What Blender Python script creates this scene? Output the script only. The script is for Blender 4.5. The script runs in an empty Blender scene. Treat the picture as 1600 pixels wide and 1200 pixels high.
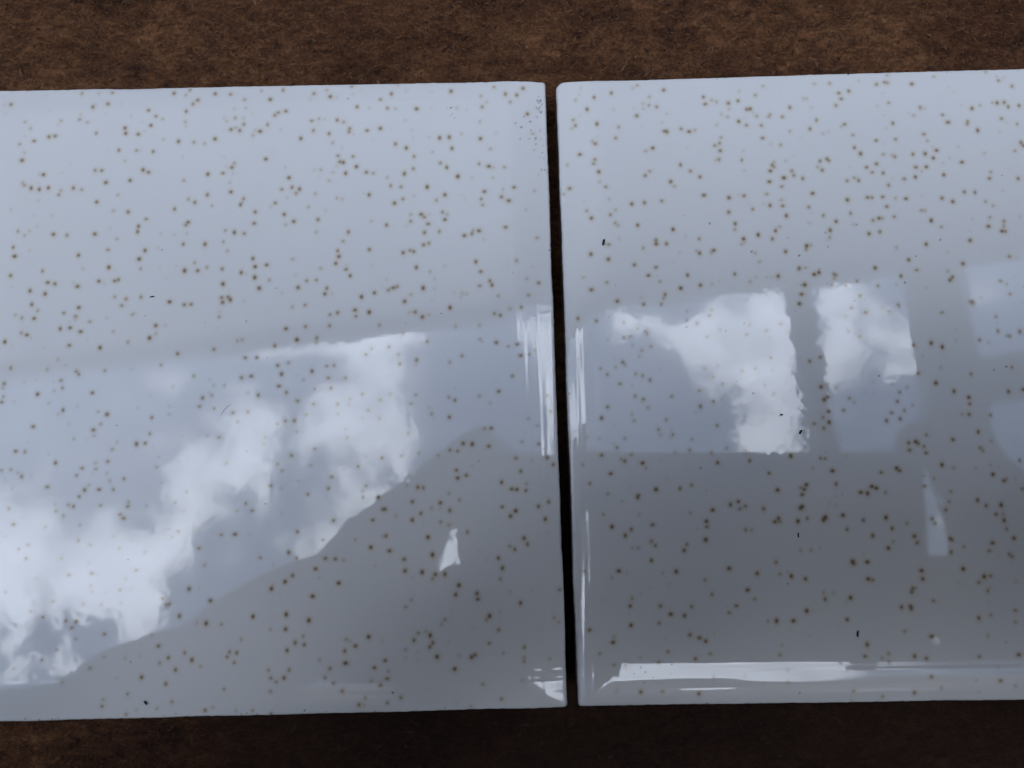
import bpy, bmesh, math, random
import numpy as np
from mathutils import Vector, Matrix

scene = bpy.context.scene
C = scene.collection
R = math.radians
rng = np.random.default_rng(7)
random.seed(7)

# ------------------------------------------------------------------ camera
TOP = 0.0100                                    # height of the glazed faces above the board
cam_d = bpy.data.cameras.new("camera")
cam = bpy.data.objects.new("camera", cam_d)
C.objects.link(cam)
cam.location = (0.0, 0.0, TOP + 0.1371)
cam.rotation_euler = (R(6.4), 0.0, 0.0)
cam_d.sensor_width = 36.0
cam_d.lens = 1256.0 / 1600.0 * 36.0
cam_d.clip_start = 0.001
cam_d.clip_end = 3000.0
cam_d.dof.use_dof = True
cam_d.dof.focus_distance = 0.1372
cam_d.dof.aperture_fstop = 48.0
scene.camera = cam

# ------------------------------------------------------------------ sky and sun
SUN_EL = 38.0
world = bpy.data.worlds.new("World")
scene.world = world
world.use_nodes = True
wt = world.node_tree
wt.nodes.clear()


class Nodes:
    """short-hand for building node trees"""
    def __init__(self, tree):
        self.t = tree

    def new(self, kind, **kw):
        n = self.t.nodes.new(kind)
        for k, v in kw.items():
            setattr(n, k, v)
        return n

    def put(self, sock, v):
        if isinstance(v, bpy.types.NodeSocket):
            self.t.links.new(v, sock)
        else:
            sock.default_value = v

    def m(self, op, a, b=0.0, c=None, clamp=False):
        n = self.new("ShaderNodeMath", operation=op)
        n.use_clamp = clamp
        self.put(n.inputs[0], a)
        self.put(n.inputs[1], b)
        if c is not None:
            self.put(n.inputs[2], c)
        return n.outputs[0]

    def v(self, op, a, b=(0, 0, 0), out=0):
        n = self.new("ShaderNodeVectorMath", operation=op)
        self.put(n.inputs[0], a)
        self.put(n.inputs[1], b)
        return n.outputs["Value"] if out else n.outputs["Vector"]

    def noise(self, vec, scale, detail=4.0, rough=0.55, dist=0.0, color=False):
        n = self.new("ShaderNodeTexNoise")
        self.put(n.inputs["Vector"], vec)
        n.inputs["Scale"].default_value = scale
        n.inputs["Detail"].default_value = detail
        n.inputs["Roughness"].default_value = rough
        n.inputs["Distortion"].default_value = dist
        return n.outputs["Color"] if color else n.outputs["Fac"]

    def ramp(self, fac, stops):
        n = self.new("ShaderNodeValToRGB")
        self.put(n.inputs[0], fac)
        e = n.color_ramp.elements
        while len(e) < len(stops):
            e.new(0.5)
        for el, (p, c) in zip(e, stops):
            el.position = p
            el.color = (*c, 1.0) if len(c) == 3 else c
        return n.outputs[0]

    def mix(self, fac, a, b, mode="MIX"):
        n = self.new("ShaderNodeMix", data_type="RGBA", blend_type=mode)
        self.put(n.inputs[0], fac)
        for s, val in ((n.inputs[6], a), (n.inputs[7], b)):
            if isinstance(val, tuple) and len(val) == 3:
                val = (*val, 1.0)
            self.put(s, val)
        return n.outputs[2]

    def smooth(self, x, a, b):
        n = self.new("ShaderNodeMapRange", interpolation_type="SMOOTHSTEP")
        self.put(n.inputs[0], x)
        n.inputs[1].default_value = a
        n.inputs[2].default_value = b
        return n.outputs[0]


N = Nodes(wt)
w_out = N.new("ShaderNodeOutputWorld")
w_bg = N.new("ShaderNodeBackground")
SKY_STRENGTH = 0.1
w_bg.inputs[1].default_value = SKY_STRENGTH
wt.links.new(w_bg.outputs[0], w_out.inputs[0])
sky = N.new("ShaderNodeTexSky", sky_type="NISHITA")
sky.sun_disc = False
sky.sun_elevation = R(SUN_EL)
sky.sun_rotation = R(0.0)
sky.air_density = 1.0
sky.dust_density = 1.2
sky.ozone_density = 1.0
coord = N.new("ShaderNodeTexCoord").outputs["Generated"]
xyz = N.new("ShaderNodeSeparateXYZ")
wt.links.new(coord, xyz.inputs[0])
zz = N.m("MAXIMUM", xyz.outputs[2], 0.04)
flat = N.new("ShaderNodeCombineXYZ")
wt.links.new(N.m("DIVIDE", xyz.outputs[0], zz), flat.inputs[0])
wt.links.new(N.m("DIVIDE", xyz.outputs[1], zz), flat.inputs[1])
q = flat.outputs[0]                              # position on a flat cloud layer, in heights
# ragged outlines: push the layer about at two sizes
w1 = N.v("SUBTRACT", N.noise(q, 9.0, 3.0, 0.6, color=True), (0.5, 0.5, 0.5))
w2 = N.v("SUBTRACT", N.noise(q, 32.0, 3.0, 0.6, color=True), (0.5, 0.5, 0.5))
w1m = N.v("MULTIPLY", w1, (0.13, 0.13, 0.0))
w2m = N.v("MULTIPLY", w2, (0.045, 0.045, 0.0))
qw = N.v("ADD", q, N.v("ADD", w1m, w2m))
# cumulus puffs overhead, some added behind the phone to brighten the tiles: (x, y, radius x, radius y, weight)
PUFFS = [
    (-0.578, -0.116, 0.104, 0.056, 0.9),
    (-0.458, -0.093, 0.064, 0.04, 0.9),
    (-0.582, -0.046, 0.096, 0.04, 0.55),
    (-0.394, -0.046, 0.044, 0.044, 0.9),
    (-0.364, 0.005, 0.06, 0.04, 0.9),
    (-0.331, 0.08, 0.044, 0.036, 0.9),
    (-0.306, 0.032, 0.032, 0.028, 0.8),
    (-0.433, -0.123, 0.036, 0.048, 0.7),
    (-0.602, -0.169, 0.016, 0.064, 0.8),
    (-0.461, -0.177, 0.025, 0.064, 0.8),
    (-0.543, -0.199, 0.009, 0.056, 0.7),
    (-0.47, -0.233, 0.056, 0.013, 0.8),
    (-0.57, -0.233, 0.048, 0.01, 0.5),
    (-0.499, -0.139, 0.048, 0.018, 0.7),
    (-0.665, -0.199, 0.048, 0.096, 0.8),
    (-0.225, 0.157, 0.08, 0.027, 0.8),
    (-0.161, 0.161, 0.036, 0.032, 0.7),
    (-0.16, 0.08, 0.056, 0.048, 1.0),
    (-0.215, 0.048, 0.048, 0.036, 0.9),
    (-0.127, 0.02, 0.02, 0.032, 0.7),
    (-0.24, 0.096, 0.04, 0.02, 0.6),
    (-0.189, -0.023, 0.048, 0.02, 0.5),
    (-0.291, -0.046, 0.02, 0.032, 0.3),
    (-0.425, 0.124, 0.028, 0.022, 0.6),
    (-0.541, 0.048, 0.127, 0.072, 0.22),
    (-0.721, 0.112, 0.119, 0.159, 0.4),
    (0.157, -0.085, 0.135, 0.096, 0.9),
    (0.348, -0.199, 0.159, 0.119, 0.9),
    (-0.077, -0.199, 0.159, 0.096, 0.7),
    (0.153, -0.31, 0.159, 0.119, 0.8),
    (-0.075, -0.49, 0.239, 0.119, 0.9),
    (0.302, -0.419, 0.239, 0.119, 0.8),
    (-0.069, -0.089, 0.032, 0.048, 0.8),
    (-0.641, -0.419, 0.159, 0.119, 0.7),
    (0.526, -0.07, 0.048, 0.048, 0.6),
    (-0.188, -0.1, 0.08, 0.088, 0.8),
    (-0.216, -0.207, 0.08, 0.08, 0.8),
    (-0.29, 0.157, 0.048, 0.02, 0.35),
    (0.125, 0.184, 0.03, 0.03, 0.8),
    (0.17, 0.198, 0.044, 0.022, 0.6),
    (0.234, 0.189, 0.072, 0.027, 0.65),
    (0.315, 0.194, 0.048, 0.048, 0.75),
    (0.241, 0.145, 0.04, 0.022, 0.45),
    (0.264, 0.114, 0.048, 0.013, 0.55),
    (0.317, 0.136, 0.04, 0.032, 0.45),
    (0.291, 0.072, 0.03, 0.032, 0.6),
    (0.339, 0.08, 0.032, 0.04, 0.5),
    (0.322, 0.036, 0.04, 0.018, 0.4),
    (0.404, 0.194, 0.024, 0.08, 0.8),
    (0.445, 0.21, 0.048, 0.048, 0.65),
    (0.488, 0.169, 0.024, 0.048, 0.55),
    (0.489, 0.116, 0.032, 0.025, 0.75),
    (0.434, 0.14, 0.032, 0.032, 0.5),
    (0.408, 0.104, 0.024, 0.02, 0.4),
    (0.425, 0.032, 0.032, 0.013, 0.4),
    (0.601, 0.235, 0.048, 0.028, 0.25),
    (0.317, 0.136, 0.044, 0.032, 0.4),
    (0.336, 0.088, 0.032, 0.044, 0.5),
    (0.25, 0.165, 0.048, 0.032, 0.5),
    (0.28, 0.112, 0.032, 0.014, 0.3),
    (0.31, 0.048, 0.032, 0.02, 0.4),
    (0.348, 0.161, 0.02, 0.08, 0.35),
]
dens = 0.0
for (px, py, rx, ry, wgt) in PUFFS:
    d = N.v("MULTIPLY", N.v("SUBTRACT", qw, (px, py, 0.0)), (1.0 / rx, 1.0 / ry, 0.0))
    d2 = N.v("DOT_PRODUCT", d, d, out=1)
    dens = N.m("ADD", N.m("MULTIPLY", N.m("POWER", 2.71828, N.m("MULTIPLY", d2, -1.0)), wgt), dens)
fbm = N.noise(q, 14.0, 6.0, 0.6)
fbm3 = N.noise(q, 22.0, 4.0, 0.6)
fbm2 = N.noise(q, 5.0, 5.0, 0.6)
away = N.smooth(N.v("LENGTH", q, out=1), 0.75, 1.05)   # the same kind of broken cumulus all round
wide = N.m("MULTIPLY", N.smooth(N.noise(coord, 4.0, 6.0, 0.6), 0.45, 0.62), away)
dens = N.m("ADD", dens, N.m("MULTIPLY", N.m("SUBTRACT", fbm, 0.5), 1.7))
dens = N.m("ADD", dens, wide)
cloud = N.smooth(dens, 0.34, 0.86)
veil = N.smooth(N.m("ADD", N.m("MULTIPLY", dens, 0.6), N.m("MULTIPLY", fbm2, 0.6)), 0.25, 0.9)
CLOUD_COL = (14.4, 15.7, 18.2)
shade = N.m("ADD", 0.50, N.m("MULTIPLY", N.m("ADD", N.m("MULTIPLY", fbm3, 0.8), N.smooth(dens, 0.5, 1.5)), 0.52))
cloud_c = N.v("MULTIPLY", (CLOUD_COL[0], CLOUD_COL[1], CLOUD_COL[2]), (1, 1, 1))
cs = N.new("ShaderNodeVectorMath", operation="SCALE")
wt.links.new(cloud_c, cs.inputs[0])
wt.links.new(shade, cs.inputs[3])
blue = N.mix(1.0, sky.outputs[0], (1.25, 1.33, 1.35), "MULTIPLY")
hazy = N.mix(N.m("MULTIPLY", veil, 0.35), blue, cs.outputs[0])
skyc = N.mix(cloud, hazy, cs.outputs[0])
wt.links.new(skyc, w_bg.inputs[0])

sun_d = bpy.data.lights.new("sun", "SUN")
sun_d.energy = 3.0
sun_d.angle = R(0.53)
sun_d.color = (1.0, 0.95, 0.87)
sun = bpy.data.objects.new("sun", sun_d)
C.objects.link(sun)
sun.location = (0, 6, 6)
sun.rotation_euler = (R(-(90.0 - SUN_EL)), 0, 0)

scene.view_settings.view_transform = "Standard"
scene.view_settings.look = "None"
scene.view_settings.gamma = 1.0
scene.view_settings.exposure = 2.36
scene.cycles.max_bounces = 8

# ------------------------------------------------------------------ helpers
def tag(o, label=None, cat=None, group=None, kind=None):
    for k, v in (("label", label), ("category", cat), ("group", group), ("kind", kind)):
        if v:
            o[k] = v
    return o


def empty(name, loc=(0, 0, 0), rot=(0, 0, 0)):
    o = bpy.data.objects.new(name, None)
    o.empty_display_size = 0.02
    C.objects.link(o)
    o.location = loc
    o.rotation_euler = rot
    return o


def link_mesh(name, me, mat=None, parent=None, loc=(0, 0, 0), rot=(0, 0, 0)):
    o = bpy.data.objects.new(name, me)
    C.objects.link(o)
    if mat:
        me.materials.append(mat)
    o.parent = parent
    o.location = loc
    o.rotation_euler = rot
    return o


def finish(bm, name, mat=None, parent=None, loc=(0, 0, 0), rot=(0, 0, 0), smooth=False):
    bmesh.ops.recalc_face_normals(bm, faces=bm.faces)
    me = bpy.data.meshes.new(name)
    bm.to_mesh(me)
    bm.free()
    if smooth:
        me.polygons.foreach_set("use_smooth", [True] * len(me.polygons))
    return link_mesh(name, me, mat, parent, loc, rot)


def box(bm, c, s, rot=0.0, bevel=0.0):
    g = bmesh.ops.create_cube(bm, size=1.0)
    vs = g["verts"]
    bmesh.ops.scale(bm, vec=s, verts=vs)
    if bevel > 0:
        es = list({e for v in vs for e in v.link_edges})
        g2 = bmesh.ops.bevel(bm, geom=es, offset=bevel, segments=2, affect="EDGES", profile=0.5)
        vs = list({v for f in g2["faces"] for v in f.verts} | {v for v in vs if v.is_valid})
        vs = [v for v in vs if v.is_valid]
    if rot:
        bmesh.ops.rotate(bm, cent=(0, 0, 0), matrix=Matrix.Rotation(rot, 3, "Z"), verts=vs)
    bmesh.ops.translate(bm, vec=c, verts=vs)


def material(name):
    m = bpy.data.materials.new(name)
    m.use_nodes = True
    n = Nodes(m.node_tree)
    b = m.node_tree.nodes["Principled BSDF"]
    return m, n, b


def plain(name, col, rough=0.6, vary=0.25, scale=30.0, metal=0.0, bump=0.0):
    m, n, b = material(name)
    co = n.new("ShaderNodeTexCoord").outputs["Object"]
    f = n.noise(co, scale, 5.0, 0.6)
    lo = tuple(c * (1 - vary) for c in col)
    hi = tuple(min(1, c * (1 + vary)) for c in col)
    n.put(b.inputs["Base Color"], n.ramp(f, [(0.3, lo), (0.7, hi)]))
    b.inputs["Roughness"].default_value = rough
    b.inputs["Metallic"].default_value = metal
    if bump:
        bp = n.new("ShaderNodeBump")
        bp.inputs["Strength"].default_value = bump
        bp.inputs["Distance"].default_value = 0.002
        n.put(bp.inputs["Height"], f)
        n.put(b.inputs["Normal"], bp.outputs[0])
    return m


# ------------------------------------------------------------------ materials
M_glaze, n, b = material("white_speckled_glaze")
at = n.new("ShaderNodeAttribute", attribute_name="speck").outputs["Fac"]
co = n.new("ShaderNodeTexCoord").outputs["Object"]
base = n.mix(n.noise(co, 60.0, 3.0), (0.635, 0.632, 0.625), (0.66, 0.657, 0.65))
stain = n.ramp(at, [(0.0, (1, 1, 1)), (0.14, (0.88, 0.82, 0.735)), (0.40, (0.58, 0.48, 0.36)), (0.75, (0.26, 0.195, 0.135)), (1.0, (0.12, 0.088, 0.06))])
dirt = n.new("ShaderNodeAttribute", attribute_name="grime").outputs["Fac"]
n.put(b.inputs["Base Color"], n.mix(dirt, n.mix(1.0, base, stain, "MULTIPLY"), (0.035, 0.03, 0.026)))
b.inputs["Roughness"].default_value = 0.025
b.inputs["IOR"].default_value = 1.45
M_clay = plain("fired_clay", (0.15, 0.12, 0.105), 0.9, 0.3, 400.0, bump=0.3)

def painted_shade(n, co):
    """shade painted with a ragged outline along the board front and tile gap"""
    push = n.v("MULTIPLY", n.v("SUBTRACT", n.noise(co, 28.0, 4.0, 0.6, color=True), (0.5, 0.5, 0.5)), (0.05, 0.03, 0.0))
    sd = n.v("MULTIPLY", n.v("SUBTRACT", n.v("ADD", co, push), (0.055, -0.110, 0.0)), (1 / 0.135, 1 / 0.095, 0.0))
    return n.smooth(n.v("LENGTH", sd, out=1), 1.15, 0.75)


M_board, n, b = material("brown_fibreboard")
co = n.new("ShaderNodeTexCoord").outputs["Object"]
stretch = n.v("MULTIPLY", co, (0.55, 1.0, 1.0))
big = n.noise(co, 16.0, 4.0, 0.6)
mid = n.noise(stretch, 85.0, 5.0, 0.65, 0.6)
fine = n.noise(stretch, 520.0, 4.0, 0.75, 0.8)
grit = n.noise(co, 1700.0, 2.0, 0.7)
mixv = n.m("ADD", n.m("ADD", n.m("MULTIPLY", mid, 0.30), n.m("MULTIPLY", fine, 0.42)), n.m("MULTIPLY", grit, 0.28))
c1 = n.ramp(mixv, [(0.38, (0.020, 0.0085, 0.0045)), (0.5, (0.078, 0.034, 0.0145)), (0.60, (0.148, 0.071, 0.032)), (0.70, (0.24, 0.128, 0.064))])
blot = n.ramp(n.m("ADD", n.m("MULTIPLY", big, 0.8), n.m("MULTIPLY", mid, 0.2)), [(0.34, (0.55, 0.46, 0.41)), (0.50, (0.84, 0.79, 0.76)), (0.66, (1.15, 1.12, 1.08))])
shade_mask = painted_shade(n, co)
n.put(b.inputs["Base Color"], n.mix(n.m("MULTIPLY", shade_mask, 0.84), n.mix(1.0, c1, blot, "MULTIPLY"), (0.012, 0.0055, 0.004)))  # front shade painted into the board colour
b.inputs["Roughness"].default_value = 0.85
b.inputs["Specular IOR Level"].default_value = 0.15
bp = n.new("ShaderNodeBump")
bp.inputs["Strength"].default_value = 0.7
bp.inputs["Distance"].default_value = 0.0006
n.put(bp.inputs["Height"], mixv)
n.put(b.inputs["Normal"], bp.outputs[0])

M_fibre, n, b = material("wood_fibre")
tone = n.new("ShaderNodeAttribute", attribute_name="tone").outputs["Fac"]
co = n.new("ShaderNodeTexCoord").outputs["Object"]
tc = n.ramp(tone, [(0.0, (0.016, 0.008, 0.005)), (0.5, (0.075, 0.038, 0.020)), (0.85, (0.16, 0.088, 0.045)), (1.0, (0.30, 0.19, 0.11))])
n.put(b.inputs["Base Color"], n.mix(n.m("MULTIPLY", painted_shade(n, co), 0.84), tc, (0.012, 0.0055, 0.004)))  # same painted front shade carried over the fibres
b.inputs["Roughness"].default_value = 0.8
b.inputs["Specular IOR Level"].default_value = 0.2

M_lint = plain("black_lint", (0.012, 0.011, 0.011), 0.9)
M_timber = plain("weathered_timber", (0.055, 0.045, 0.037), 0.8, 0.35, 25.0, bump=0.3)
def translucent(name, col, amount):
    """milky plastic roofing, made translucent to add light over the tiles"""
    m, n, b = material(name)
    co_ = n.new("ShaderNodeTexCoord").outputs["Object"]
    f = n.noise(co_, 3.0, 5.0, 0.6)
    cc = n.ramp(f, [(0.3, tuple(c * 0.8 for c in col)), (0.7, col)])
    n.put(b.inputs["Base Color"], cc)
    b.inputs["Roughness"].default_value = 0.5
    tr = n.new("ShaderNodeBsdfTranslucent")
    n.put(tr.inputs[0], cc)
    mx = n.new("ShaderNodeMixShader")
    mx.inputs[0].default_value = amount
    n.put(mx.inputs[1], b.outputs[0])
    n.put(mx.inputs[2], tr.outputs[0])
    out = [x for x in m.node_tree.nodes if x.type == "OUTPUT_MATERIAL"][0]
    n.put(out.inputs[0], mx.outputs[0])
    return m


M_sheet = translucent("milky_roof_sheet", (0.53, 0.54, 0.555), 0.68)  # translucency added to brighten the far part of the tiles
M_sheet_grey = translucent("dimmed_roof_sheet", (0.13, 0.135, 0.145), 0.7)  # darkened copy, dims the light over the right tile
M_wall = plain("rendered_wall", (0.11, 0.10, 0.095), 0.9, 0.2, 12.0, bump=0.3)
M_ground = plain("concrete_ground", (0.075, 0.072, 0.068), 0.95, 0.3, 6.0, bump=0.3)
M_hedge = plain("hedge_leaf", (0.018, 0.032, 0.012), 0.7, 0.5, 20.0)
M_phone = plain("black_phone_case", (0.012, 0.012, 0.014), 0.45, 0.1)
M_glass = plain("dark_screen_glass", (0.006, 0.006, 0.008), 0.1, 0.1)
M_skin = plain("skin", (0.30, 0.17, 0.115), 0.55, 0.12, 40.0)
M_coat = plain("dark_cloth", (0.022, 0.024, 0.030), 0.9, 0.25, 120.0)
M_trouser = plain("denim", (0.03, 0.036, 0.055), 0.9, 0.25, 120.0)
M_hair = plain("brown_hair", (0.022, 0.014, 0.009), 0.6, 0.4, 200.0)

# ------------------------------------------------------------------ far structure: ground, house wall, porch roof, added sky-blocking walls
GZ = -0.78
bm = bmesh.new()
bmesh.ops.create_grid(bm, x_segments=24, y_segments=24, size=60.0)
g = finish(bm, "ground", M_ground, loc=(0, 0, GZ))
tag(g, kind="structure")

YAW = R(6.9)
Z_ROOF = 2.2 + TOP


def roof_frame():
    r = empty("porch_roof", (0.0, 0.470, Z_ROOF), (0, 0, YAW))
    tag(r, "dark porch roof with open rafters overhead, seen only mirrored in the glaze", "roof")
    return r


roof = roof_frame()
for i in range(4):                               # wide sheets run front to back
    bm = bmesh.new()
    box(bm, (-3.2 + i * 1.7 + 0.9, 0.04 + 0.85 / 2, 0.075 + 0.004 * (i % 2)), (1.72, 0.85, 0.0035))
    finish(bm, "roof_sheet", M_sheet if -2.3 + i * 1.7 < 0.3 else M_sheet_grey, roof)
bm = bmesh.new()
box(bm, (0, 0.02 + 0.85 + 1.2, 0.095), (6.4, 2.4, 0.02))
finish(bm, "roof_deck", M_timber, roof)
bm = bmesh.new()
box(bm, (0, 0.018, 0.045), (6.4, 0.036, 0.14), bevel=0.003)
finish(bm, "fascia_board", M_timber, roof)
def rafter(x, w, y0=-1.32):
    bm = bmesh.new()
    box(bm, (x, (y0 - 0.002) / 2, 0.045), (w, -y0 - 0.002, 0.09), bevel=0.003)
    finish(bm, "rafter", M_timber, roof)
for x, w in [(0.866, 0.056), (1.275, 0.147)]:
    rafter(x, w)
for (x0, x1, y0, y1) in [(1.352, 2.6, -0.95, -0.635), (1.352, 2.6, -1.3, -0.955)]:              # flat boards laid over the rafters, with gaps between
    bm = bmesh.new()
    box(bm, ((x0 + x1) / 2, (y0 + y1) / 2, 0.103), (x1 - x0, y1 - y0, 0.02), bevel=0.002)
    finish(bm, "roof_board", M_timber, roof)

bm = bmesh.new()
box(bm, (1.93, -0.36, 0.103), (1.16, 0.15, 0.02), bevel=0.002)
finish(bm, "roof_batten", M_timber, roof)
bm = bmesh.new()
box(bm, (0, 0, 1.9), (14.0, 0.2, 3.8))
w = finish(bm, "house_wall", M_wall, loc=(0, 3.6, GZ + 0.0))
tag(w, "dark rendered house wall behind the porch roof, outside the frame", "wall")

for cx_, cy_, sx_, sy_, hh, lab in [(-2.1, -0.1, 0.2, 7.0, 3.2, 'wall added to block low sky on the left of the bench, outside the frame'), (1.9, -0.1, 0.2, 7.0, 3.4, 'wall added to block low sky on the right of the bench, outside the frame'), (0.1, -1.2, 5.0, 0.2, 3.45, 'wall added to block low sky behind the person, outside the frame')]:
    bm = bmesh.new()
    box(bm, (0, 0, hh / 2), (sx_, sy_, hh), bevel=0.02)
    o = finish(bm, "sky_block_wall", M_wall, loc=(cx_, cy_, GZ))  # unseen wall, put in to keep low sky light off the tiles
    tag(o, lab, "wall", "added sky-blocking walls outside the frame")

# ------------------------------------------------------------------ workbench under the board
bench = empty("workbench", (0, 0, GZ))
tag(bench, "rough timber workbench that carries the brown fibreboard", "workbench")
bm = bmesh.new()
box(bm, (0, 0.03, -GZ - 0.012 - 0.02 - 0.001), (1.1, 0.62, 0.04), bevel=0.003)
finish(bm, "bench_top", M_timber, bench)
for sx in (-1, 1):
    for sy in (-1, 1):
        bm = bmesh.new()
        box(bm, (sx * 0.48, 0.03 + sy * 0.25, 0.3535), (0.07, 0.07, 0.707), bevel=0.003)
        finish(bm, "leg", M_timber, bench)

# ------------------------------------------------------------------ the brown board
BW, BH = 0.62, 0.40
nx, ny = 560, 360
xs = np.linspace(-BW / 2, BW / 2, nx)
ys = np.linspace(-BH / 2, BH / 2, ny)
X, Y = np.meshgrid(xs, ys)


def smooth_noise(shape, cell, seed):
    r = np.random.default_rng(seed)
    h, w = shape
    cy_, cx_ = cell if isinstance(cell, tuple) else (cell, cell)
    gh, gw = int(h / cy_) + 3, int(w / cx_) + 3
    g = r.standard_normal((gh, gw))
    yy = np.linspace(0, gh - 2.001, h)
    xx = np.linspace(0, gw - 2.001, w)
    y0 = yy.astype(int)
    x0 = xx.astype(int)
    fy = (yy - y0)[:, None]
    fx = (xx - x0)[None, :]
    fy = fy * fy * (3 - 2 * fy)
    fx = fx * fx * (3 - 2 * fx)
    a = g[np.ix_(y0, x0)] * (1 - fx) + g[np.ix_(y0, x0 + 1)] * fx
    b = g[np.ix_(y0 + 1, x0)] * (1 - fx) + g[np.ix_(y0 + 1, x0 + 1)] * fx
    return a * (1 - fy) + b * fy


Z = -0.00025 + 0.00005 * smooth_noise((ny, nx), 2.2, 1) + 0.00006 * smooth_noise((ny, nx), 7, 2)
Z = np.minimum(Z, -0.00002)


def grid_mesh(name, P, loops_quads=None):
    h, w = P.shape[:2]
    idx = np.arange(h * w, dtype=np.int32).reshape(h, w)
    quads = np.stack([idx[:-1, :-1], idx[:-1, 1:], idx[1:, 1:], idx[1:, :-1]], -1).reshape(-1, 4)
    if loops_quads is not None:
        quads = np.concatenate([quads, loops_quads])
    return quads


def mesh_from(name, verts, quads):
    me = bpy.data.meshes.new(name)
    nf, k = quads.shape
    me.vertices.add(len(verts))
    me.vertices.foreach_set("co", np.ascontiguousarray(verts, dtype=np.float32).ravel())
    me.loops.add(nf * k)
    me.loops.foreach_set("vertex_index", np.ascontiguousarray(quads, dtype=np.int32).ravel())
    me.polygons.add(nf)
    me.polygons.foreach_set("loop_start", np.arange(0, nf * k, k, dtype=np.int32))
    me.update(calc_edges=True)
    me.validate()
    return me


board = empty("fibreboard_sheet", (0.0, 0.03, 0.0), (0, 0, R(0.4)))
tag(board, "dark brown rough fibreboard sheet lying under both white tiles", "board")
V = np.stack([X, Y, Z], -1).reshape(-1, 3)
me = mesh_from("board_face", V, grid_mesh("b", np.stack([X, Y, Z], -1)))
me.polygons.foreach_set("use_smooth", [True] * len(me.polygons))
link_mesh("board_face", me, M_board, board)
bm = bmesh.new()
box(bm, (0, 0, -0.0065), (BW, BH, 0.011))
finish(bm, "board_core", M_board, board)

# loose fibres and chips pressed into the face, too many to count
def slivers(n, lmin, lmax, wmin, wmax, seed, tone_lo, tone_hi, pw=1.0):
    r = np.random.default_rng(seed)
    cx = r.uniform(-0.125, 0.125, n)
    cy = np.where(r.random(n) < 0.5, r.uniform(0.030, 0.082, n), r.uniform(-0.097, -0.052, n))
    ang = r.normal(0, 0.75, n)
    L = lmin + (lmax - lmin) * r.random(n) ** 2.2
    W = r.uniform(wmin, wmax, n)
    bend = r.normal(0, 0.05, n) * L
    z = r.uniform(0.00000, 0.00014, n)
    ca, sa = np.cos(ang), np.sin(ang)
    pts = []
    for (a, s, hgt) in ((-0.5, -0.15, 0), (0.0, -0.5, 1), (0.5, -0.15, 0), (0.5, 0.15, 0), (0.0, 0.5, 1), (-0.5, 0.15, 0)):
        lx = a * L
        ly = s * W + (bend if hgt else 0)
        pts.append(np.stack([cx + ca * lx - sa * ly, cy + sa * lx + ca * ly, z + (0.00010 if hgt else -0.0001)], -1))
    v = np.stack(pts, 1)
    t = tone_lo + (tone_hi - tone_lo) * r.random(n) ** pw
    return v, t


parts = [slivers(16000, 0.0004, 0.0020, 0.00006, 0.00017, 11, 0.0, 0.85, 1.3),
         slivers(5000, 0.0003, 0.0009, 0.00015, 0.0004, 12, 0.0, 0.7, 1.1),
         slivers(110, 0.0005, 0.0018, 0.00006, 0.00012, 13, 0.72, 0.97),
         slivers(700, 0.0003, 0.0016, 0.0002, 0.0005, 15, 0.0, 0.06),
         slivers(420, 0.0005, 0.0022, 0.0002, 0.0006, 16, 0.45, 0.8, 1.5),
         slivers(40, 0.0010, 0.0032, 0.0003, 0.0007, 14, 0.55, 0.75)]
v = np.concatenate([p[0] for p in parts]).reshape(-1, 3)
t = np.concatenate([p[1] for p in parts])
k = np.arange(len(t), dtype=np.int32)[:, None] * 6
quads = np.concatenate([k + np.array([[0, 1, 4, 5]]), k + np.array([[1, 2, 3, 4]])])
me = mesh_from("wood_fibres", v, quads)
a = me.attributes.new("tone", "FLOAT", "POINT")
a.data.foreach_set("value", np.repeat(t, 6).astype(np.float32))
o = link_mesh("wood_fibres", me, M_fibre, board)
o["kind"] = "stuff"

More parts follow.
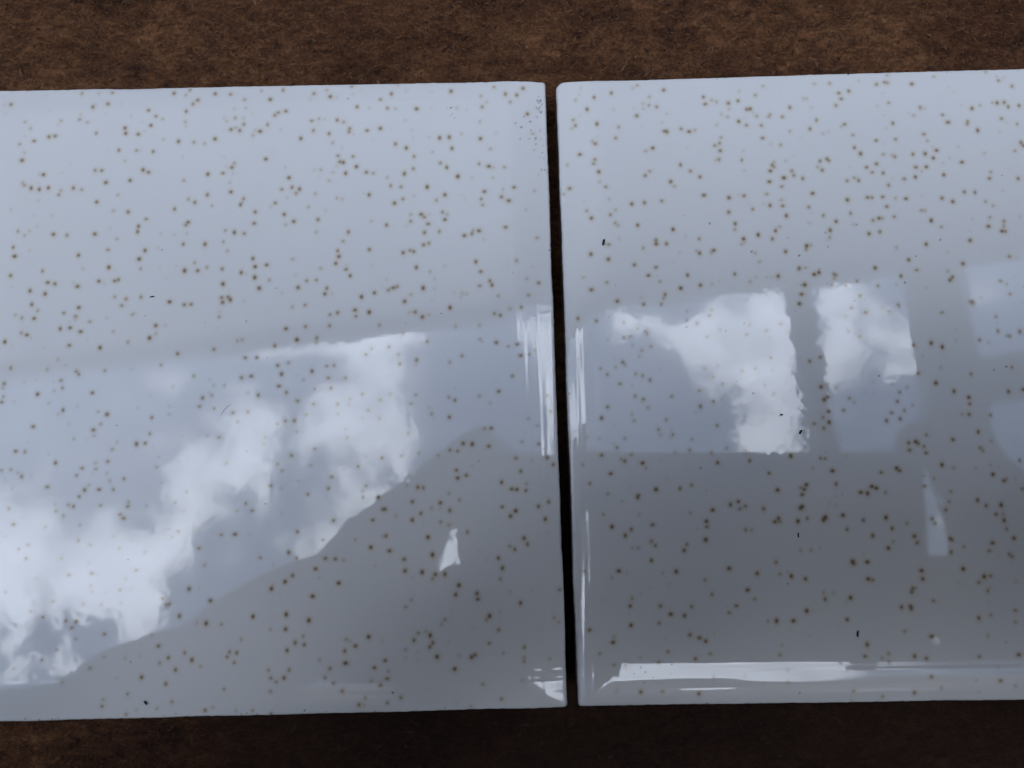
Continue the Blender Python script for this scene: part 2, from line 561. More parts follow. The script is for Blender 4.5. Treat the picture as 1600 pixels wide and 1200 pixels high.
# ------------------------------------------------------------------ the two tiles
LEFT_QUAD=[(-0.09877, -0.04095), (0.00919, -0.03823), (0.00599, 0.07033), (-0.10199, 0.06823)]
RIGHT_QUAD=[(0.01099, -0.03813), (0.11898, -0.03654), (0.11585, 0.07329), (0.0079, 0.07008)]
LEFT_SPECKS=(
"850983689800582009131371889332871019284169759406568959383263919352258159121158029273656769486375089520369369519667599"
"468766649527165839691664079480964049703761559587857359791165299833662029176549589287646169335141419611952279563451929"
"864040199248714649421419069491627149702724679569719809548618799652519399612217519454717249520414709448513869571514909"
"606413929698011269791726019798223329781820739838218629929529719884413919792511249662407469802408079829206209347293338"
"137187828304692988306092068393190528173285348335885828275583818315084098153883138167282888181983118261580588642897738"
"543597428527091978594290638725292078453090838536787248664086428685285678667484598574784018592082088705580898442084888"
"480081838495879678842898278785495328968394208822590268838390358889690018842388458767488668833185238763684328902285298"
"829280638746879408893881058933179468192975378259975278330576428329175518411076938234571828341972398186467478234566748"
"158366188182865648268767518162063968237563298166561708209059948224760068241859418156059068361860128567077908582676698"
"438873228655670758516770708427668908538969618650569638497968448673767568589765808632764678712564678468463658681061958"
"570359178828476498789977458859473778883374528759771168877069438780768698902065548743065438760963188789060598906456208"
"940055878217746998263449618171444508266743768348941518145340728208638778255634488278234508524154638515351708559250028"
"583844518721438398637533848778653708944854078908248418828944538894742638849840348839934988908634168924133088932333018"
"317730008380717728407215068715132318645128908588627318575124218587223318616921638570612718812131228767828698731524088"
"755420998802220358817020338833117238865917338867016468921028928975328318941125508900322578906421068932715738427408518"
"351106168568305528572909568677809978723007708706406698855207888383898837114897397275497167250696677342795927405095637"
"179891717190091847155691077326691877295389237351788877268385847344985407222882997452198617423797537687195857569495337"
"479192377493692187654193657640691347703491777658186547701484697579882397481185947466785007441681427421580207552579837"
"744198017962498607932897587951597407749789387942481697921580107313178827388679177403673297128473357126068737197967237"
"294067507300367707406863407417863457224357247519978407622076937518376517671274767653771707705071797467269117667168607"
"636065587466864447477064497653061597552556487801075837733575787794974427926775037871774047793072387776871317884467787"
"898766247977565827777661427914160587397555547122751367120148457358545517290738817250737867156236787197435097505754657"
"557253317499751497637851147571148997641949537438348417526548657589347627486845977579539087683837137642635627546734477"
"605132997751853117930550807838147167989645157890039807981737837991036727939235807838336207853635367946432797777233707"
"247533487239031997323731807146429467235021617270621767435925167691332377706328837632223177647623047581220707768431497"
"725730447826530027781429677726726357754222737908530387965330317981430957946224577926223837495809407375810687391208927"
"402607127388105107447100977547100207585410677599210347661209267725405007715404117767510607796410157791609557860808197"
"681701257281899136409999386355094896257492176257485906199381916477698466564599066615698326415896876725897056557195136"
"551294656500293236539493096612293616614991946674692176673491586655287566679887416563082106586381376500880646737195526"
"893795446779887216822886006778385146886385736740982346757882116760680076888279816342777596214875156407276446282072636"
"177269376313164536306463476337164796213962476233061906502274856603666886619166976600962946640961306682460946640059526"
"601659456619657596455456106824677756794976966772676346819074536801672646770571526882065476734965086749365636904660896"
"948261856734555906795656616132453846236953046241052596212951686215650486355842966159840596242336766316636076300534456"
"698054766635253046647253096664951086616049446614047076652446976691748476433547086456946726510246076570044516465242156"
"615840016557737816696134116851154206984847636828839366840739166752238636968939996932337856785933596281332026312030616"
"403227846248426806168024266339222096212417736178616296197215396232614776242213726292612676386416816391616896508031836"
"518430706470327126628625986722030456531323506853226656993617516897711826774311646484809566481308836492307956416209606"
"197809076290502026548305576576106696638506726631005376643604556656703366882809866936409126899201556725001436745902166"
"231299105229494545132190575324489135402983915142583595236282705410880745678399485501197475485994335664693285418490335"
"712884505485086665914198865940496205927585085815279745890378825135175985335569415171862935294764925255960985146961805"
"147059425317957575662873235471675415468773575422570215442669405543467135463161295720059425707155675977273255942669495"
"911563765960263815757857955880456795925455565282153095371753795122449325278144675297240665272237685124237815138937895"
"574253695423951925453148775720247505494544565602645415700645895557144045667341695718344595564536775690433295831353225"
"749754655958354235877247745828647645801145105776448155768746785763542155884142615138531905212031345231032255324632485"
"223730605397832255170026335155925715352924825314919175259017215445022595472013665597511615663610975841831615812128275"
"797819695755415565918524345902619415879313355816013575221010555378208155271907685329703755476804095544706725556504975"
"547503585397102405326700705519200795935707075871303825691702255403598464139794344148993204199094434242694084366094374"
"403793854139884044202682634295681724528899024636998884486892684515491304624093914646489774435890034626685284640283394"
"617881264652880434449379564606479044892297294889592924976390844905788224735683734975581144289179094146375274296174384"
"136162304323361944294059304362158824569476164619274874475372054580770474626168864580462644618456824500357584492757404"
"832377384773177484873674624802667964958866524771364264929861614842158934880059044968154904190653484120850654273446624"
"267942854236442464271538634294735814150037384262035204368237744415333834598550914472750334672147764652945434587542774"
"537941984535741054695838634609337494662136754735948374953744004967942894810138594779638944942540394975639194947633864"
"825532644196228924249829134411530954388828204394026974223224134266626064312525414269619964271219024138219294286817054"
"248612034494630744432828194678625904660522834547412734502611364798130424824127794764116604810012844785811884983613364"
"990812674440707534155107914230005754293003004374001444459001414622608084727806134701504754754309224904408354935107664"
"974907304852100544259099033140889133368290913306087403503295983472193823499794303646484803661680253478483403754999543"
"750395393901196253851795363858490893810487883909685023908183303924481333154075983409475063242569623233161363326862133"
"708676473853464363860364183768361383799460923961077963206855033203050093194748123209946423390850283385945943304441803"
"289737033142334963376235313455950333509949073669746853446342423664742963475938013590135113564234013512034163691444693"
"777752983894246603760034063352531823303127273323320823316417283365412323434113933721526323742129343916517483325209033"
"292909293342601363493300863215607843669010653836608193931304283689401153230895362314694952405093012165785402609697382"
"484295872707095622653197542467394442518792212561292172632993832568885762652585782616385202483284962571880662544979212"
"766193412776991762805290422915790922874483372779180532122479572190178462166476732366975192388874952155072782362472722"
"227467402278167142283461542376860142634878422668069322506668232586267922644364682563464972502163762463962192804077482"
"765675562890473112826368812809866762732066872809165232840864402851363642787556302219454092324453282155251522140348482"
"239947492336747072386247292227344782197540172370539312683651352449251252477738332448149202797146062764544992863136792"
"737051362957637422210432372134827662279021472185521222291818832330619192265523402564330172551122492622420222708921902"
"437119022767219952901214412313006152217709552183809772155610102718910722753907972171798891178296281298297121272995461"
"106595881332793851330889121203085591164383991140191831547188401514595091695798831811498331767698311779390371857080581"
"861779721809495341161078491131457341252758231377167871366169661392669701294569321129166871185756931725165571480065771"
"459859461804963251928768911201251461174251901354548991163642061130536331257142241360440921543144451940051891158330441"
"185119711609525951594621441551414751646927231562217911785328411925327131893928521882922301870323781950717611826414861"
"963211841900813061191901221537501791772507531"
)
RIGHT_SPECKS=(
"366982339181174199188564489318772949294772339396170929405066219413066519388564559377961499601574599714872549504167039"
"654161229584054689601154019052643939114036749133132609403048099412946519406546079412244219411942519347637379411634939"
"323432149369132889453331529463931359586048329636045949545839189512535149584235529662833899471332419478232129061726999"
"209327569206824749069520239158219999146613609084712069220229259360129529352027309395527809391927449422928089432521049"
"455320919454618359240620339336118999267117039425215599356213769308912359334712319489627599489522949671129189602919619"
"634318409538219479056009549049694938064892348216090588034887268154887958064584168181382188234579768116078618319094188"
"298792098495586058345583568342781758412079608467978368275079238341177778589897718685493218727994028643690968691289468"
"620686268601485768614185008660384178601483548581981888628782128563578318639477628049476438124075048152671848222270158"
"046270448074069518137566698200766598044764598220564898085662618366675998282674878347473538245270578361470068381567258"
"346766068382463038446974838436173408498772678516975188693673388661671158589970708559368218646667378623164768544765608"
"727356188555354428209845438063335188231936568365332158361431368613546958699846718724247008502742568524542808645940528"
"605139398516934768679232878103831428081925608120721738172323188084714938167713358021011398189010018260930478248430038"
"322027818316127278357229278283519508357718558417512358497925938466824898531524688561427278565926578587224228635029988"
"673526838686124098652223468539018248502614058516614158620212258545409658198209498095602098184101728445408618516806788"
"676106758177997877090897617061996927242896467245195237131193547175390767179690667060788957198884977229682867140283317"
"016181627136878777467396477484196787470695477283595257299695637313094117384694237415390497472891117336389147265387197"
"486087107439385337428085007430483467349184537397682157503583747488881567299779497361877647501178687739594097745593337"
"763593477552591057522888217760487207764286687581285727520184267529882707584183537703081347749881197659779187677079067"
"525878717622378247531277087152672477169271837115768507150467987162963527127662007021359997050759497273276837341472217"
"276966587476062547482859847516772947627865247657160987692456367661954997089952727084049297132049777120246767062845657"
"050238097086237087170832687387852237405152847230846207436044347234742357277438347282536777311934767415732897636744927"
"522245547511743797634143277534639037549738917535237897560937397487734547554032307706835977091826537125227177209626707"
"131314857299629297427825917454127257434120687248414697385915447534823687584028577586622187647629137662027787522016837"
"520316297517613797174410477181006927440606907534406427540103737645502967513401367164794996029592266203291096094689816"
"058886276056685576214683886074881586165279006461094376371292676311091406335591296427191946265188466257088096262585706"
"299885516442685026380583476383382696362480896470081576404177336544798156531397826734097896755396826599993606635892256"
"676190996732491346602189076554888336551385396512282856563681636537080636508578646080576896076071956222772516155961946"
"312677216437066196426975876471376126473264936454164296461060636470956006345458306506974856541975366719774176720672486"
"722868366571166516506364106704264436717962276605659556691658676536460976520559916710655496064650826120450496107147276"
"165047126154543436141541916163841126209247926189038616074939226030233716189133146105531786326252926232450056327247196"
"402741596388042336446646216394036926401536856559249926643049626709050546526946996532344106667943106647038046563740196"
"558338406706731596122224666128023996177124096015620276179214686128212296271529756262529346366927696269926136313921136"
"236713696211816466589823986676325516646022266676621706680621336644318516625217556637916276552814936461518196677613316"
"139708036124506446476605916615706566134698855152095295026093265100291675147884045329096505453798215329192915350993105"
"485189245365387925267889435352484195482182025337179695549898015548494575674990525757290365532485835749285855706182395"
"692877485042377705087775495131371235069965715155665645160162905094559145128057605131157235103356885093456675136155165"
"121254545212058695232259945281373905394770295440365995434672215322157315290056705586976305617173505697574885718673385"
"706355565054151795109550805126645425103743405087840645193740295097138085057732065279450965300851265246748935314248575"
"427247835402943285247438815359732445223438115650737535594631385492131455049328915202118685088016085323927265319019315"
"277015635521426675590429845606922955639312705676111575504610485035107865204107665056206235073406145128802135207604175"
"310507325477007245420601765464900875031296624153596744225890784056189394143187514013785644186981364006280774342998064"
"428498224263895554256195884280992904348492694381890184423284024352485064360378634550999334627898884715299484588292304"
"699193674720094104607287924546478484704376794089277694091875084070272084217070524032766654116358064195259214226456484"
"291371454354674214241170134311969934318268514403171014391667324301165274437065474432564404453156854236260814522875174"
"593176244541270264620966234714163864538060644020453464078151944093452274116953594100944434144341094080337424119135944"
"020236704219251484166238324453745544308943254516448404539747724545744924623143354665039054601735024554433884569733424"
"683533204101223694184728904058219224057810404279226064353122864369122884383916444295512284498223924672927804526716864"
"631709614320904994466806574554602004668102164320503234126498423142495593142694723023091803065282503079679493302697303"
"408195693414095683284594253270993413467090723436189623262091603371885173546585693698685583592982803067556353106555423"
"196460713475374253451159273295758203247557623239065063536664253670761823510360513675554573159840683048140683028840913"
"328150853241151853358250213243746523415348563347341143381235373595950793636534923659935343079330843105028773091923693"
"137519843399716323682417603096907283058002303314908713417200313093594682180893732171792252502298522324193422420394172"
"445689902349088122256185532303587032302783762291679712330878122529594032607193442540590252615286842657086732640784912"
"629984092722379182727189182093072842201273012190070312123863072296971672311265952328265912336965852429071772404774632"
"356157032325756042746474812623169272584463552517161022520159272624054922102948922117446312202244562069539832093833052"
"150834152250447172278342982272542712435437212568852712486348732672135072697433172194626402081819942082013802383223222"
"402629812412829662330619652417614852212410542450122102584627232255804312642804932612401372038193991065390141211487891"
"038479341306378131385686131399488901539896201651096971539292501543781621738382811589478691667193841064777661177568661"
"376964771663872721733160611727865001625356841149651441470547021305035701667744801523135831566641341065813921044415841"
"146514591329411071659821461637614491266506721"
)



def decode(s):
    return np.array([(int(s[i:i + 4]) / 9999.0, int(s[i + 4:i + 8]) / 9999.0, int(s[i + 8]) / 9.0) for i in range(0, len(s), 9)])


NG = 600
SIDE = 108.0                                     # mm
BEVEL = [(8.0, 0.74, 2.0), (9.0, 0.7, 2.0), (7.2, 0.6, 2.0), (4.3, 0.25, 2.0)]


def make_tile(quad, specks, seed, label, chip=None, grime=None):
    Q = np.array(quad)
    ctr = Q.mean(0)
    root = empty("ceramic_tile", (float(ctr[0]), float(ctr[1]), 0.0))
    tag(root, label, "tile", "white speckled wall tiles")
    r = np.random.default_rng(seed)
    uu = np.linspace(0, 1, NG)
    U, Vv = np.meshgrid(uu, uu)
    # cushion profile from the distance to the edges (mm)
    dl, dr_, db, dt = U * SIDE, (1 - U) * SIDE, Vv * SIDE, (1 - Vv) * SIDE
    wl = 1 + 0.10 * smooth_noise((NG, NG), 150, seed + 1)

    def prof(d, width, drop, pw=2.0):
        k = np.clip(1 - d / (width * wl), 0, 1)
        return drop * k ** pw

    fs = [prof(d, w, h, p) for d, (w, h, p) in zip((dl, dr_, db, dt), BEVEL)]
    fall = (fs[0] ** 5 + fs[1] ** 5 + fs[2] ** 5 + fs[3] ** 5) ** 0.2
    dmin = np.minimum(np.minimum(dl, dr_), np.minimum(db, dt))
    lip = np.clip(1 - dmin / 0.42, 0, 1)
    fall = fall + 0.32 * (1 - np.sqrt(np.clip(1 - lip ** 2, 0, 1)))
    z = -fall
    z += 0.006 * smooth_noise((NG, NG), 150, seed + 2) + 0.0009 * smooth_noise((NG, NG), 42, seed + 3)
    # orange peel of the fired glaze
    z += 0.0005 * smooth_noise((NG, NG), 13, seed + 4) + 0.0006 * smooth_noise((NG, NG), 6.3, seed + 7) + 0.0007 * smooth_noise((NG, NG), 3.7, seed + 8)
    # the rolled edges carry faint ridges along their length
    ridge_v = 0.007 * smooth_noise((NG, NG), (170, 3.3), seed + 9) + 0.016 * smooth_noise((NG, NG), (120, 8.5), seed + 10)
    ridge_h = 0.007 * smooth_noise((NG, NG), (3.3, 170), seed + 11) + 0.016 * smooth_noise((NG, NG), (8.5, 120), seed + 12)
    kv = np.clip(1 - np.minimum(dl / BEVEL[0][0], dr_ / BEVEL[1][0]), 0, 1)
    kh = np.clip(1 - np.minimum(db / BEVEL[2][0], dt / BEVEL[3][0]), 0, 1)
    z += ridge_v * np.clip(kv * 3, 0, 1) + ridge_h * np.clip(kh * 3, 0, 1)
    # rounded corners
    A, B = (U - 0.5) * SIDE, (Vv - 0.5) * SIDE
    for sx, sy in ((-1, -1), (1, -1), (1, 1), (-1, 1)):
        rad = 0.5
        if chip and (sx, sy) == chip:
            rad = 1.45
        lim = SIDE / 2 - rad
        ax, ay = sx * A - lim, sy * B - lim
        m = (ax > 0) & (ay > 0)
        li = np.maximum(ax, ay)
        l2 = np.sqrt(ax ** 2 + ay ** 2)
        f = np.where(m, li / np.maximum(l2, 1e-9), 1.0)
        A = np.where(m, sx * (lim + ax * f), A)
        B = np.where(m, sy * (lim + ay * f), B)
    # slightly uneven outline
    ea = np.clip(1 - np.minimum(dl, dr_) / 4, 0, 1) ** 2
    eb = np.clip(1 - np.minimum(db, dt) / 4, 0, 1) ** 2
    A = A + ea * (0.05 * smooth_noise((NG, NG), 40, seed + 5) + 0.022 * smooth_noise((NG, NG), 4, seed + 15))
    B = B + eb * (0.045 * smooth_noise((NG, NG), 40, seed + 6) + 0.02 * smooth_noise((NG, NG), 4, seed + 16))
    u2, v2 = A / SIDE + 0.5, B / SIDE + 0.5
    px = (1 - u2) * (1 - v2) * Q[0, 0] + u2 * (1 - v2) * Q[1, 0] + u2 * v2 * Q[2, 0] + (1 - u2) * v2 * Q[3, 0] - ctr[0]
    py = (1 - u2) * (1 - v2) * Q[0, 1] + u2 * (1 - v2) * Q[1, 1] + u2 * v2 * Q[2, 1] + (1 - u2) * v2 * Q[3, 1] - ctr[1]
    pz = TOP + z * 0.001
    P = np.stack([px, py, pz], -1)
    idx = np.arange(NG * NG, dtype=np.int32).reshape(NG, NG)
    ring = np.concatenate([idx[0, :-1], idx[:-1, -1], idx[-1, :0:-1], idx[:0:-1, 0]])
    Vt = P.reshape(-1, 3)
    skirt = Vt[ring].copy()
    skirt[:, 2] = TOP - 0.0017 + 0.00025 * r.standard_normal(len(ring)).cumsum() / 25
    skirt[:, 0] *= 0.9995
    skirt[:, 1] *= 0.9995
    base_i = NG * NG
    k = np.arange(len(ring), dtype=np.int32)
    kn = np.roll(k, -1)
    side = np.stack([base_i + k, base_i + kn, ring[kn], ring[k]], -1)
    me = mesh_from("glazed_face", np.concatenate([Vt, skirt]), np.concatenate([grid_mesh("t", P), side]))
    # brown specks fired into the glaze
    S = np.zeros((NG, NG), np.float32)
    extra = np.stack([r.random(60), r.random(60), r.uniform(0.05, 0.2, 60)], -1)
    for (su, sv, k_) in np.concatenate([decode(specks), extra]):
        ci, cj = su * (NG - 1), sv * (NG - 1)
        i0, i1 = max(0, int(ci) - 9), min(NG, int(ci) + 10)
        j0, j1 = max(0, int(cj) - 9), min(NG, int(cj) + 10)
        if i1 <= i0 or j1 <= j0:
            continue
        gi = (np.arange(i0, i1) - ci) * SIDE / (NG - 1)
        gj = (np.arange(j0, j1) - cj) * SIDE / (NG - 1)
        el = r.uniform(0.88, 1.14)
        d2 = (gi[None, :] * el) ** 2 + (gj[:, None] / el) ** 2
        sg = 0.172 * (0.85 + 0.25 * k_) * r.uniform(0.93, 1.07)
        kk = 0.05 + 0.95 * k_ ** 1.5
        gsum = kk * (0.58 * np.exp(-d2 / (2 * sg * sg)) + 0.27 * np.exp(-d2 / (2 * (2.0 * sg) ** 2)))
        S[j0:j1, i0:i1] = 1 - (1 - np.clip(S[j0:j1, i0:i1], 0, .98)) * (1 - np.clip(gsum, 0, 0.98))
    S = np.concatenate([S.ravel(), np.zeros(len(ring), np.float32)])
    a = me.attributes.new("speck", "FLOAT", "POINT")
    a.data.foreach_set("value", S)
    G = np.zeros((NG, NG), np.float32)
    for (gu, gv, du, dv, n_) in (grime or []):
        for _ in range(n_):
            ci = (gu + r.normal(0, du)) * (NG - 1)
            cj = (gv + r.normal(0, dv)) * (NG - 1)
            i, j = int(np.clip(ci, 1, NG - 3)), int(np.clip(cj, 1, NG - 3))
            G[j:j + r.integers(1, 3), i:i + r.integers(1, 3)] = r.uniform(0.12, 0.75)
    G = np.concatenate([G.ravel(), np.full(len(ring), 0.0, np.float32)])
    a = me.attributes.new("grime", "FLOAT", "POINT")
    a.data.foreach_set("value", G)
    me.polygons.foreach_set("use_smooth", [True] * len(me.polygons))
    link_mesh("glazed_face", me, M_glaze, root)
    # the biscuit under the glaze
    bm = bmesh.new()
    q3 = [((p - ctr) * 0.994) for p in Q]
    lo = [bm.verts.new((float(p[0]), float(p[1]), 0.0)) for p in q3]
    hi = [bm.verts.new((float(p[0]), float(p[1]), TOP - 0.0016)) for p in q3]
    bm.faces.new(lo[::-1])
    bm.faces.new(hi)
    for i in range(4):
        bm.faces.new((lo[i], lo[(i + 1) % 4], hi[(i + 1) % 4], hi[i]))
    vert_e = [e for e in bm.edges if abs(e.verts[0].co.z - e.verts[1].co.z) > 0.001]
    bmesh.ops.bevel(bm, geom=vert_e, offset=0.0012, segments=3, affect="EDGES", profile=0.5)
    finish(bm, "clay_body", M_clay, root)
    return root


make_tile(LEFT_QUAD, LEFT_SPECKS, 21, "white speckled glazed tile on the left, its right edge dirty with black crumbs",
          grime=[(0.988, 0.955, 0.003, 0.012, 26), (0.985, 0.905, 0.008, 0.012, 8), (0.992, 0.87, 0.004, 0.02, 8),
                 (0.96, 0.93, 0.012, 0.015, 8), (0.84, 0.95, 0.006, 0.006, 5), (0.5, 0.003, 0.4, 0.003, 18), (0.5, 0.5, 0.3, 0.3, 40)])
make_tile(RIGHT_QUAD, RIGHT_SPECKS, 51, "white speckled glazed tile on the right, its upper left corner rounded off",
          chip=(-1, 1), grime=[(0.42, 0.64, 0.05, 0.06, 16), (0.3, 0.6, 0.2, 0.2, 14), (0.1, 0.045, 0.03, 0.01, 8), (0.88, 0.06, 0.02, 0.006, 6), (0.5, 0.5, 0.3, 0.3, 40)])

# ------------------------------------------------------------------ lint and crumbs lying on the tiles
def lint(x, y, length, width, ang, label, bend=0.15):
    """a short fibre: a bent tube with tapered ends, lying on the glaze (mm)"""
    bm = bmesh.new()
    rings = []
    for i in range(6):
        s = i / 5 - 0.5
        lx = s * length
        ly = bend * length * (0.25 - s * s)
        rr = width / 2 * (1.0 if 0 < i < 5 else 0.45)
        ca, sa = math.cos(ang), math.sin(ang)
        ring_v = []
        for k in range(6):
            a_ = k * math.pi / 3
            oy, oz = rr * math.cos(a_), rr * math.sin(a_)
            wx, wy = lx, ly + oy
            ring_v.append(bm.verts.new(((ca * wx - sa * wy) * 1e-3, (sa * wx + ca * wy) * 1e-3, (oz + width / 2) * 1e-3)))
        rings.append(ring_v)
    for a_, b_ in zip(rings[:-1], rings[1:]):
        for k in range(6):
            bm.faces.new((a_[k], a_[(k + 1) % 6], b_[(k + 1) % 6], b_[k]))
    bm.faces.new(rings[0])
    bm.faces.new(rings[-1][::-1])
    o = finish(bm, "lint", M_lint, None, (x * 1e-3, y * 1e-3, TOP + 0.000012), smooth=True)
    tag(o, label, "lint", "black lint on the glaze")


for args in [(16.02, 40.29, 1.15, 0.4, 1.35, 'straight black lint splinter standing steeply near the left edge of the right tile', 0.05), (48.08, -10.17, 0.85, 0.24, 1.6, 'short upright black lint dash low in the middle of the right tile', 0.05), (49.16, 7.14, 0.85, 0.36, 1.05, 'slanted black lint crumb beside the mirrored rafter on the right tile', 0.1), (46.04, 10.09, 0.5, 0.3, 0.15, 'blunt black lint dot left of the mirrored rafter on the right tile', 0.0), (57.31, -26.28, 1.05, 0.34, 1.45, 'kinked black lint fibre lowest on the right tile', 0.25), (-62.48, 30.59, 0.8, 0.24, 0.1, 'flat black lint shred in the plain upper part of the left tile', 0.2), (-48.9, 10.9, 2.6, 0.07, 0.85, 'long thin curved lint hair over the mirrored cloud on the left tile', 0.35), (-60.15, -37.32, 0.8, 0.32, -0.8, 'black lint crumb by the lower edge of the left tile', 0.1)]:
    lint(*args)

# ------------------------------------------------------------------ the phone that takes the picture
phone = empty("smartphone", (0.0, 0.0, TOP + 0.1371 + 0.0015))
tag(phone, "black smartphone held flat over the tiles, seen only as a dark reflection", "phone")
PX0, PX1, PY0, PY1 = -0.0088, 0.1405, -0.065, 0.0075


def rounded_slab(name, x0, x1, y0, y1, z0, z1, rad, mat, parent):
    bm = bmesh.new()
    pts = []
    for cx_, cy_, a0 in ((x1 - rad, y1 - rad, 0), (x0 + rad, y1 - rad, 90), (x0 + rad, y0 + rad, 180), (x1 - rad, y0 + rad, 270)):
        for k in range(9):
            a_ = R(a0 + k * 90 / 8)
            pts.append((cx_ + rad * math.cos(a_), cy_ + rad * math.sin(a_)))
    lo = [bm.verts.new((p[0], p[1], z0)) for p in pts]
    hi = [bm.verts.new((p[0], p[1], z1)) for p in pts]
    bm.faces.new(lo[::-1])
    bm.faces.new(hi)
    for i in range(len(pts)):
        j = (i + 1) % len(pts)
        bm.faces.new((lo[i], lo[j], hi[j], hi[i]))
    es = [e for e in bm.edges if abs(e.verts[0].co.z - e.verts[1].co.z) < 1e-6]
    bmesh.ops.bevel(bm, geom=es, offset=0.0012, segments=2, affect="EDGES", profile=0.5)
    return finish(bm, name, mat, parent)


rounded_slab("phone_case", PX0, PX1, PY0, PY1, 0.0, 0.0085, 0.005, M_phone, phone)
bm = bmesh.new()
box(bm, ((PX0 + PX1) / 2, (PY0 + PY1) / 2, 0.0089), (0.138, 0.065, 0.0006))
finish(bm, "screen", M_glass, phone)
for i, (lx, ly, lr) in enumerate(((0.0128, -0.001, 0.0035), (0.0245, -0.001, 0.003))):
    bm = bmesh.new()
    bmesh.ops.create_cone(bm, cap_ends=True, segments=24, radius1=lr, radius2=lr, depth=0.0008)
    finish(bm, "lens", M_glass, phone, (lx, ly, -0.0004))

# ------------------------------------------------------------------ the person leaning over the bench
def skin_mesh(name, pts, edges, mat, parent=None, root=0, sub=2):
    me = bpy.data.meshes.new(name)
    me.from_pydata([p[:3] for p in pts], edges, [])
    o = link_mesh(name, me, mat, parent)
    sk = o.modifiers.new("skin", "SKIN")
    sk.use_smooth_shade = True
    for i, p in enumerate(pts):
        d = me.skin_vertices[0].data[i]
        d.radius = (p[3], p[4] if len(p) > 4 else p[3])
        d.use_root = (i == root)
    sb = o.modifiers.new("smooth", "SUBSURF")
    sb.levels = sb.render_levels = sub
    return o


def chain(pts, edges, seq, start):
    prev = start
    for p in seq:
        pts.append(p)
        edges.append((prev, len(pts) - 1))
        prev = len(pts) - 1
    return prev


HZ = TOP + 0.1371 + 0.004                        # height of the phone's middle


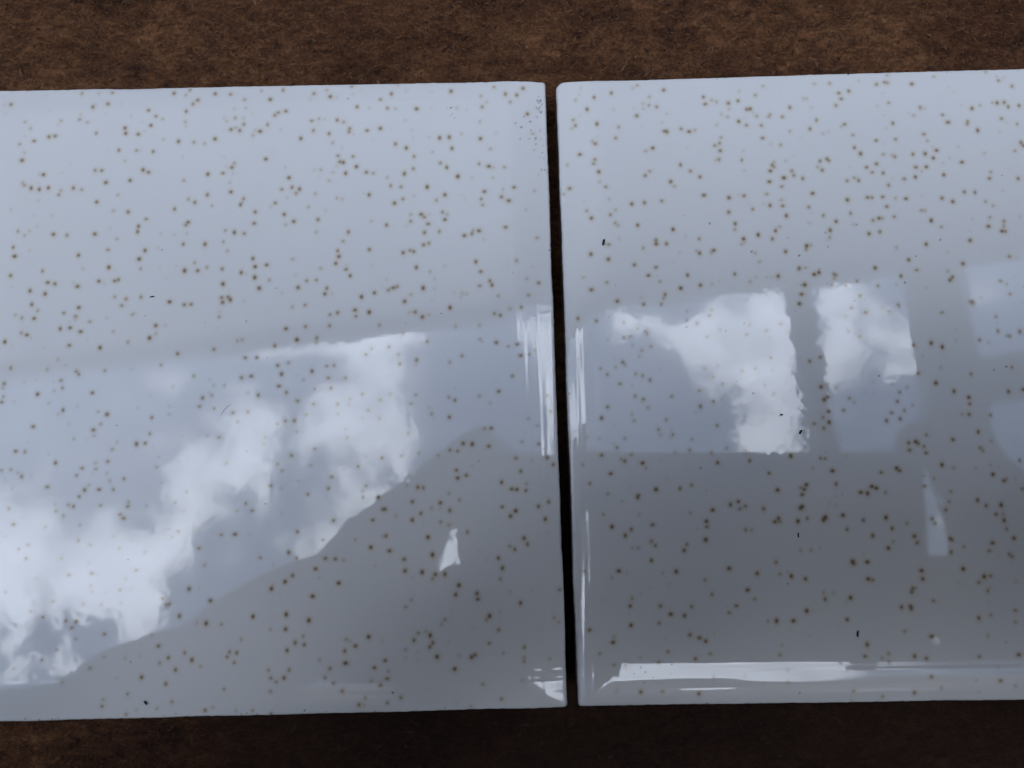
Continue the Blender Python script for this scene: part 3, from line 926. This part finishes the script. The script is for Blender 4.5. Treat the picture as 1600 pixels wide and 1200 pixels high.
def build_body():
    pts, ed = [(-0.04, -0.66, 0.13, 0.15, 0.11)], []
    waist = chain(pts, ed, [(-0.04, -0.56, 0.26, 0.14, 0.10)], 0)
    chest = chain(pts, ed, [(-0.05, -0.45, 0.39, 0.16, 0.11)], waist)
    neck = chain(pts, ed, [(-0.045, -0.335, 0.47, 0.07, 0.065), (-0.04, -0.265, 0.505, 0.055)], chest)
    chain(pts, ed, [(-0.028, -0.210, 0.515, 0.072, 0.080), (-0.022, -0.152, 0.525, 0.078, 0.090), (-0.022, -0.103, 0.54, 0.058, 0.066)], neck)
    for s in (-1, 1):
        chain(pts, ed, [(-0.04 + s * 0.10, -0.67, 0.05, 0.085), (-0.04 + s * 0.11, -0.65, -0.32, 0.058),
                        (-0.04 + s * 0.11, -0.70, -0.68, 0.042), (-0.04 + s * 0.11, -0.62, GZ + 0.04, 0.038), (-0.04 + s * 0.12, -0.55, GZ + 0.03, 0.03)], 0)
    # the arm on the left of the picture
    w = chain(pts, ed, [(-0.21, -0.39, 0.44, 0.062), (-0.30, -0.33, 0.33, 0.045), (-0.268, -0.255, 0.22, 0.040),
                        (-0.155, -0.125, 0.175, 0.034), (-0.078, -0.054, 0.150, 0.026)], chest)
    p = chain(pts, ed, [(-0.037, -0.031, 0.148, 0.026, 0.013)], w)
    for seq in ([(-0.027, -0.004, 0.152, 0.0095), (-0.014, 0.007, 0.151, 0.0085), (-0.004, 0.0125, 0.146, 0.0072)],
                [(-0.027, -0.010, 0.146, 0.0085), (-0.0155, -0.008, 0.141, 0.0060), (-0.0128, -0.022, 0.1395, 0.0052), (-0.0125, -0.035, 0.1385, 0.0046)],
                [(-0.040, -0.050, 0.143, 0.009), (-0.036, -0.058, 0.134, 0.008), (-0.040, -0.050, 0.127, 0.007)],
                [(-0.050, -0.060, 0.143, 0.013), (-0.046, -0.072, 0.135, 0.011), (-0.048, -0.066, 0.127, 0.008)],
                [(-0.034, -0.016, 0.160, 0.011), (-0.014, -0.004, 0.160, 0.0088), (0.006, -0.004, 0.154, 0.0075)]):
        chain(pts, ed, seq, p)
    # the arm on the right of the picture
    w = chain(pts, ed, [(0.11, -0.39, 0.44, 0.062), (0.25, -0.31, 0.32, 0.045), (0.350, -0.17, 0.215, 0.040),
                        (0.265, -0.085, 0.170, 0.034), (0.208, -0.040, 0.150, 0.025)], chest)
    p = chain(pts, ed, [(0.171, -0.030, 0.149, 0.026, 0.013)], w)
    for seq in ([(0.164, 0.002, 0.151, 0.0095), (0.150, 0.010, 0.150, 0.0085), (0.131, 0.0105, 0.144, 0.0075)],
                [(0.164, -0.001, 0.145, 0.009), (0.152, 0.001, 0.138, 0.008), (0.136, 0.000, 0.1335, 0.0068)],
                [(0.164, -0.040, 0.143, 0.010), (0.152, -0.045, 0.136, 0.009), (0.132, -0.047, 0.1325, 0.008)],
                [(0.168, -0.052, 0.143, 0.010), (0.156, -0.058, 0.136, 0.009), (0.130, -0.061, 0.1325, 0.008)],
                [(0.166, -0.040, 0.160, 0.012), (0.148, -0.038, 0.160, 0.0105), (0.130, -0.036, 0.154, 0.008)]):
        chain(pts, ed, seq, p)
    return skin_mesh("person", pts, ed, M_skin)


person = build_body()
tag(person, "person in a dark jacket leaning over the bench with a phone, seen only mirrored", "person")
pts, ed = [(-0.04, -0.64, 0.12, 0.185, 0.14)], []
ch = chain(pts, ed, [(-0.04, -0.56, 0.26, 0.18, 0.135), (-0.05, -0.45, 0.39, 0.20, 0.145)], 0)
chain(pts, ed, [(-0.05, -0.345, 0.475, 0.12, 0.10)], ch)
chain(pts, ed, [(-0.20, -0.37, 0.44, 0.112), (-0.30, -0.33, 0.33, 0.066), (-0.268, -0.255, 0.22, 0.060), (-0.150, -0.122, 0.175, 0.054), (-0.082, -0.066, 0.155, 0.044)], ch)
chain(pts, ed, [(0.12, -0.39, 0.44, 0.088), (0.25, -0.31, 0.32, 0.066), (0.350, -0.17, 0.215, 0.060), (0.262, -0.088, 0.170, 0.060), (0.216, -0.055, 0.154, 0.047)], ch)
skin_mesh("jacket", pts, ed, M_coat, person)
pts, ed = [(-0.04, -0.66, 0.11, 0.165, 0.13)], []
for s in (-1, 1):
    chain(pts, ed, [(-0.04 + s * 0.10, -0.67, 0.03, 0.105), (-0.04 + s * 0.11, -0.65, -0.32, 0.08), (-0.04 + s * 0.11, -0.70, -0.70, 0.062)], 0)
skin_mesh("trousers", pts, ed, M_trouser, person)
bm = bmesh.new()
bmesh.ops.create_uvsphere(bm, u_segments=24, v_segments=16, radius=1.0)
bmesh.ops.delete(bm, geom=[v_ for v_ in bm.verts if v_.co.z < -0.15 and v_.co.y > -0.2], context="VERTS")
bmesh.ops.scale(bm, vec=(0.098, 0.112, 0.10), verts=bm.verts)
finish(bm, "hair", M_hair, person, (-0.022, -0.171, 0.555), (R(-70), 0, 0), smooth=True)
